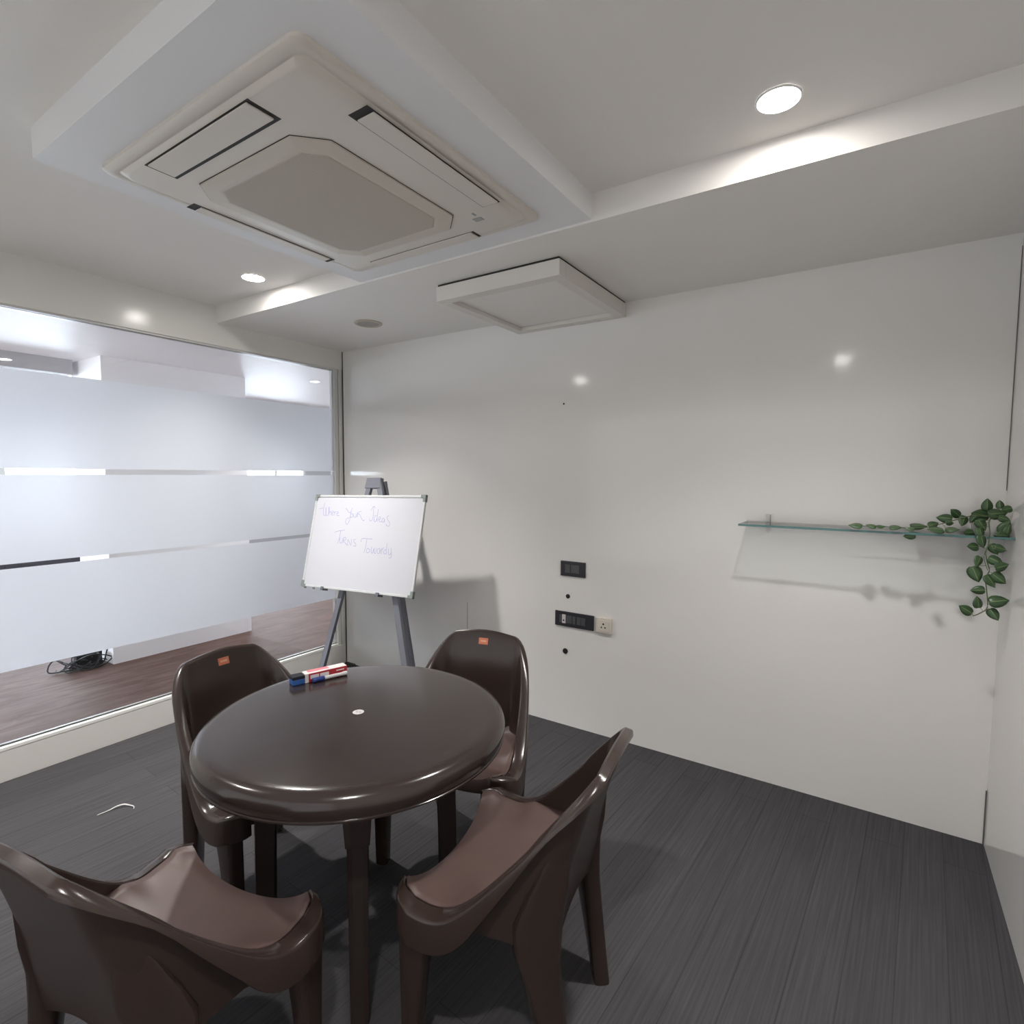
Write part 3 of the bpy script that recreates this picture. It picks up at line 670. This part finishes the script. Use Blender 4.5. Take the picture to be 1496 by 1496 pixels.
def chair_shell():
    N = 96; rings = []
    for i in range(N+1):
        s = i/N; x, y, nx, ny, k, f = plan(s)
        zr = rim_z(k, f)
        up = min(1, max(0, (zr-.42)/.25))
        lip = .020+.066*(1-up**1.4)
        ow = .047-.017*up
        if k == 'front': ow *= .25+.75*f
        bk = {'front': 0, 'side': 0, 'arc': f, 'back': 1}[k]
        zl = .372-.04*math.sin(bk*PI/2)
        if k == 'back': zl += .035*math.sin(f*PI)
        zin = min(.378, zr-.03)
        h = zr-zin
        pr = [(zin, 0), (zin+.35*h, 0), (zin+.7*h, 0), (zr-.010, .001), (zr-.003, .003), (zr+.0005, .008), (zr-.002, ow*.55), (zr-.005, ow*.88), (zr-.009, ow*.98), (zr-.014, ow+.001),
              (zr-lip, ow+.003), (zr-lip-.002, ow), (zr-lip+.006, .012)]
        zo = min(zl, zr-lip-.004)
        pr += [((zr-lip+zo)/2, .010), (zo, .009), (zo, .001)]
        rings.append([P(s, z, o) for z, o in pr])
    b = MB(); b.loft(rings)
    return b
def chair_seat():
    b = MB(); rows = []
    YE = YFR+.0445
    n = 26
    for j in range(n+1):
        y = YB-.002+(YE-YB)*j/n
        if y < YB+RC:
            dy = (YB+RC)-y; hw = A-RC+math.sqrt(max(0, RC*RC-min(dy, RC)**2))
        elif y > YFR:
            dy = y-YFR; hw = A-RF+math.sqrt(max(0, RF*RF-min(dy, RF)**2))
        else: hw = A
        row = []
        for i in range(25):
            t = -1+2*i/24; x = t*hw*taper(y)*1.006
            fr_ = max(0, (y-.02)/(YE-.02))
            ze = min((rim_side(.03+YFR-y) if y < YFR else Z0+.020)-.0025, .428)
            zc = .394 - .006*(1-((y-.0)/.25)**2)
            z = zc + (ze-zc)*(.55*t*t+.45*t**4)
            yy = y - .026*fr_**2*(1-t*t)          # front edge is scooped in plan
            if y > .17: z -= ((y-.17)/(YE-.17))**2*.010*(1-t**6)
            row.append((x, yy, z))
        rows.append(row)
    last = rows[-1]
    for q, dz in ((.004, .008), (.004, .03), (.002, 1.0)):
        rows.append([(x, y+q*0.7, z-(dz if dz < .5 else .040+.020*(abs(x)/A)**3)) for x, y, z in last])
    b.grid(rows)
    return b
def loft_leg(stations):
    """stations: (cx, cy, z, width, depth, angle)"""
    rings = []
    for cx, cy, z, w, d, a0 in stations:
        c_, s_ = math.cos(a0), math.sin(a0); ring = []
        for k in range(20):
            a = 2*PI*k/20; ca, sa = math.cos(a), math.sin(a)
            px = abs(ca)**.5*math.copysign(1, ca)*w/2; py = abs(sa)**.5*math.copysign(1, sa)*d/2
            ring.append((cx+px*c_-py*s_, cy+px*s_+py*c_, z))
        rings.append(ring)
    b = MB(); b.loft(rings); return b
def lerp(a, b, t): return a+(b-a)*t
def front_leg(s):
    st = []
    for j in range(13):
        t = j/12; z = .368*(1-t); e = t**.35
        st.append((s*lerp(.243, .238, t), lerp(.150, .184, e), z, lerp(.052, .044, t), lerp(.130, .046, e), 0))
    return loft_leg(st)
def rear_leg(s):
    st = []; sm = (FARC+SIDE+ARC*.5)/TOT
    if s > 0: sm = 1-sm
    a0 = s*PI/4
    for z, w, d, o in ((.62, .02, .004, .001), (.56, .070, .010, .004), (.49, .105, .026, .004), (.42, .120, .042, .001), (.35, .114, .055, -.004)):
        q = P(sm, z, o); st.append((q.x, q.y, z, w, d, a0))
    x0, y0 = st[-1][0], st[-1][1]
    for j in range(1, 10):
        t = j/9; st.append((lerp(x0, s*.162, t), lerp(y0, -.188, t), .34*(1-t), lerp(.108, .056, t**.7), lerp(.056, .046, t), a0*(1-.35*t)))
    return loft_leg(st)
def make_chair():
    r = empty('plastic_chair')
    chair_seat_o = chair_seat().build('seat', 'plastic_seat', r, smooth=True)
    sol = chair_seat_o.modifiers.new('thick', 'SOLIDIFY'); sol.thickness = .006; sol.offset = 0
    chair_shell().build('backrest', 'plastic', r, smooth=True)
    for s in (-1, 1):
        front_leg(s).build('leg', 'plastic', r, smooth=True)
        rear_leg(s).build('leg', 'plastic', r, smooth=True)
    return r
ch = make_chair()
CG = 'brown plastic chairs around the round table'
def place(c, x, y, fx, fy, label):
    c.location = (x, y, 0); c.rotation_euler = (0, 0, math.atan2(fy, fx)-PI/2)
    tag(c, label, 'chair', CG)
    return c
spots = [
 (2.5786, -1.5665, -.9887, -.1499, 'brown plastic chair right of the table, its seat facing the glass wall'),
 (2.0604, -2.2288, -.1698, .9855, 'brown plastic chair nearest the camera at lower left, its back cut off'),
 (1.5573, -1.662, .9992, .0408, 'brown plastic chair with an orange sticker, tucked in by the glass wall'),
 (2.0420, -1.1480, .2628, -.9649, 'brown plastic chair with an orange sticker, tucked in on the white wall side'),
]
chairs = []
for i, sp_ in enumerate(spots):
    c = ch if i == 0 else copy_tree(ch)
    chairs.append(place(c, *sp_))
for c in chairs[2:]:
    b = MB(); zc = .742; x0 = 0
    y_of = lambda z: YB-LEAN*(z-ZS)
    q = []
    hw, hh, e = .021, .013, .0012
    vs = []
    for (dx, dz) in ((-hw, -hh), (hw, -hh), (hw, hh), (-hw, hh)): vs.append((x0+dx, y_of(zc+dz)+e, zc+dz))
    b.add(vs, [(0, 1, 2, 3)], 0)
    vs = []
    for (dx, dz) in ((-.013, -.003), (.013, -.003), (.013, .004), (-.013, .004)): vs.append((x0+dx, y_of(zc+dz)+e+.0004, zc+dz))
    b.add(vs, [(0, 1, 2, 3)], 1)
    o = b.build('sticker', ['orange', 'orange_pale'], c); tag(o, 'orange sticker')

# ------------------------------------------------------------------ things on the table
ct = empty('marker_carton', (1.722, -1.528, TZ), math.atan2(.145, .045)); tag(ct, 'red and white marker pen carton lying on the table', 'box')
b = MB(); b.box(-.075, .075, -.019, .019, .0003, .031); b.build('carton_body', 'red', ct, bevel=0.0008)
b = MB(); b.box(-.0752, .0752, -.0175, .0185, .031, .0316, 0); b.box(-.06, .015, -.004, .0186, .0315, .0319, 1); b.box(-.0756, -.0749, -.018, .018, .001, .0305, 0); b.box(-.0757, -.064, -.0196, -.0188, .001, .031, 0)
for x0, x1 in ((-.058, -.028), (-.024, .008)): b.box(x0, x1, -.0196, -.0188, .011, .025, 0)
b.box(.035, .064, -.0196, -.0188, .020, .024, 0); b.box(-.015, .010, -.0196, -.0188, .004, .007, 0); b.box(.018, .036, -.0196, -.0188, .004, .007, 0)
b.build('printed_panel', ['cartonwhite', 'pink'], ct)
du = empty('board_duster', (1.722-.0965*.296, -1.528-.0965*.955, TZ), math.atan2(.145, .045)); tag(du, 'blue board duster with black felt pad poking out of the carton end', 'duster')
b = MB(); b.box(-.022, .0205, -.019, .019, .0005, .019); b.build('body', 'bluebright', du, bevel=0.002)
b = MB(); b.box(-.0225, .0205, -.020, .020, .019, .030); b.build('felt_pad', 'felt', du, bevel=0.002)
pn = empty('marker_pen', (1.722+.955*.030+.296*.008, -1.528-.296*.030+.955*.008, TZ+.0088), math.atan2(.145, .045)); tag(pn, 'blue-capped white marker pen lying in front of the red carton', 'pen')
def xl(prof, name, m):
    b = MB(); b.loft([[(x, r*math.cos(2*PI*k/16), r*math.sin(2*PI*k/16)) for k in range(16)] for x, r in prof]); return b.build(name, m, pn, smooth=True)
xl([(-.062, .0065), (-.061, .0085), (-.022, .0085), (-.021, .0078)], 'pen_cap', 'blue')
xl([(-.021, .0065), (.045, .0062)], 'barrel', 'white')
xl([(.045, .0075), (.061, .0078), (.062, .0068)], 'end_plug', 'white')

b = MB(); b.tube(smooth_poly([(.655, -1.868, .003), (.660, -1.83, .004), (.663, -1.801, .008), (.674, -1.778, .010), (.690, -1.765, .007), (.715, -1.755, .004), (.731, -1.762, .003)]), [.0012+.0018*math.sin(PI*i/36) for i in range(37)], 6)
tag(b.build('thread_scrap', 'thread', None, smooth=True), 'curled white scrap of thread on the carpet near the glass wall', 'scrap')

# ------------------------------------------------------------------ world, camera, view
wd = bpy.data.worlds.new('world'); SC.world = wd; wd.use_nodes = True
bg = wd.node_tree.nodes['Background']; bg.inputs['Color'].default_value = (0.75, 0.85, 1.0, 1); bg.inputs['Strength'].default_value = 0.3

cam = bpy.data.cameras.new('camera'); co = bpy.data.objects.new('camera', cam); COL.objects.link(co)
cam.sensor_width = 36; cam.lens = 806.8/1496*36; cam.clip_start = 0.02
yaw, pitch, roll = -0.5829, -0.0678, 0.0056
fw = Vector((math.sin(yaw)*math.cos(pitch), math.cos(yaw)*math.cos(pitch), math.sin(pitch)))
rt = Vector((math.cos(yaw), -math.sin(yaw), 0)); up = rt.cross(fw)
r2 = math.cos(roll)*rt+math.sin(roll)*up; u2 = -math.sin(roll)*rt+math.cos(roll)*up
mt = Matrix((r2, u2, -fw)).transposed().to_4x4(); mt.translation = Vector((3.3484, -2.7788, 1.45))
co.matrix_world = mt
SC.camera = co
SC.view_settings.view_transform = 'Standard'; SC.view_settings.look = 'None'
SC.view_settings.gamma = 1.0; SC.view_settings.use_curve_mapping = False
SC.view_settings.exposure = EXPO
SC.cycles.use_denoising = True
SC.cycles.max_bounces = 9; SC.cycles.diffuse_bounces = 5; SC.cycles.transparent_max_bounces = 12
SC.cycles.sample_clamp_indirect = 6.0
SC.cycles.caustics_reflective = False; SC.cycles.caustics_refractive = False
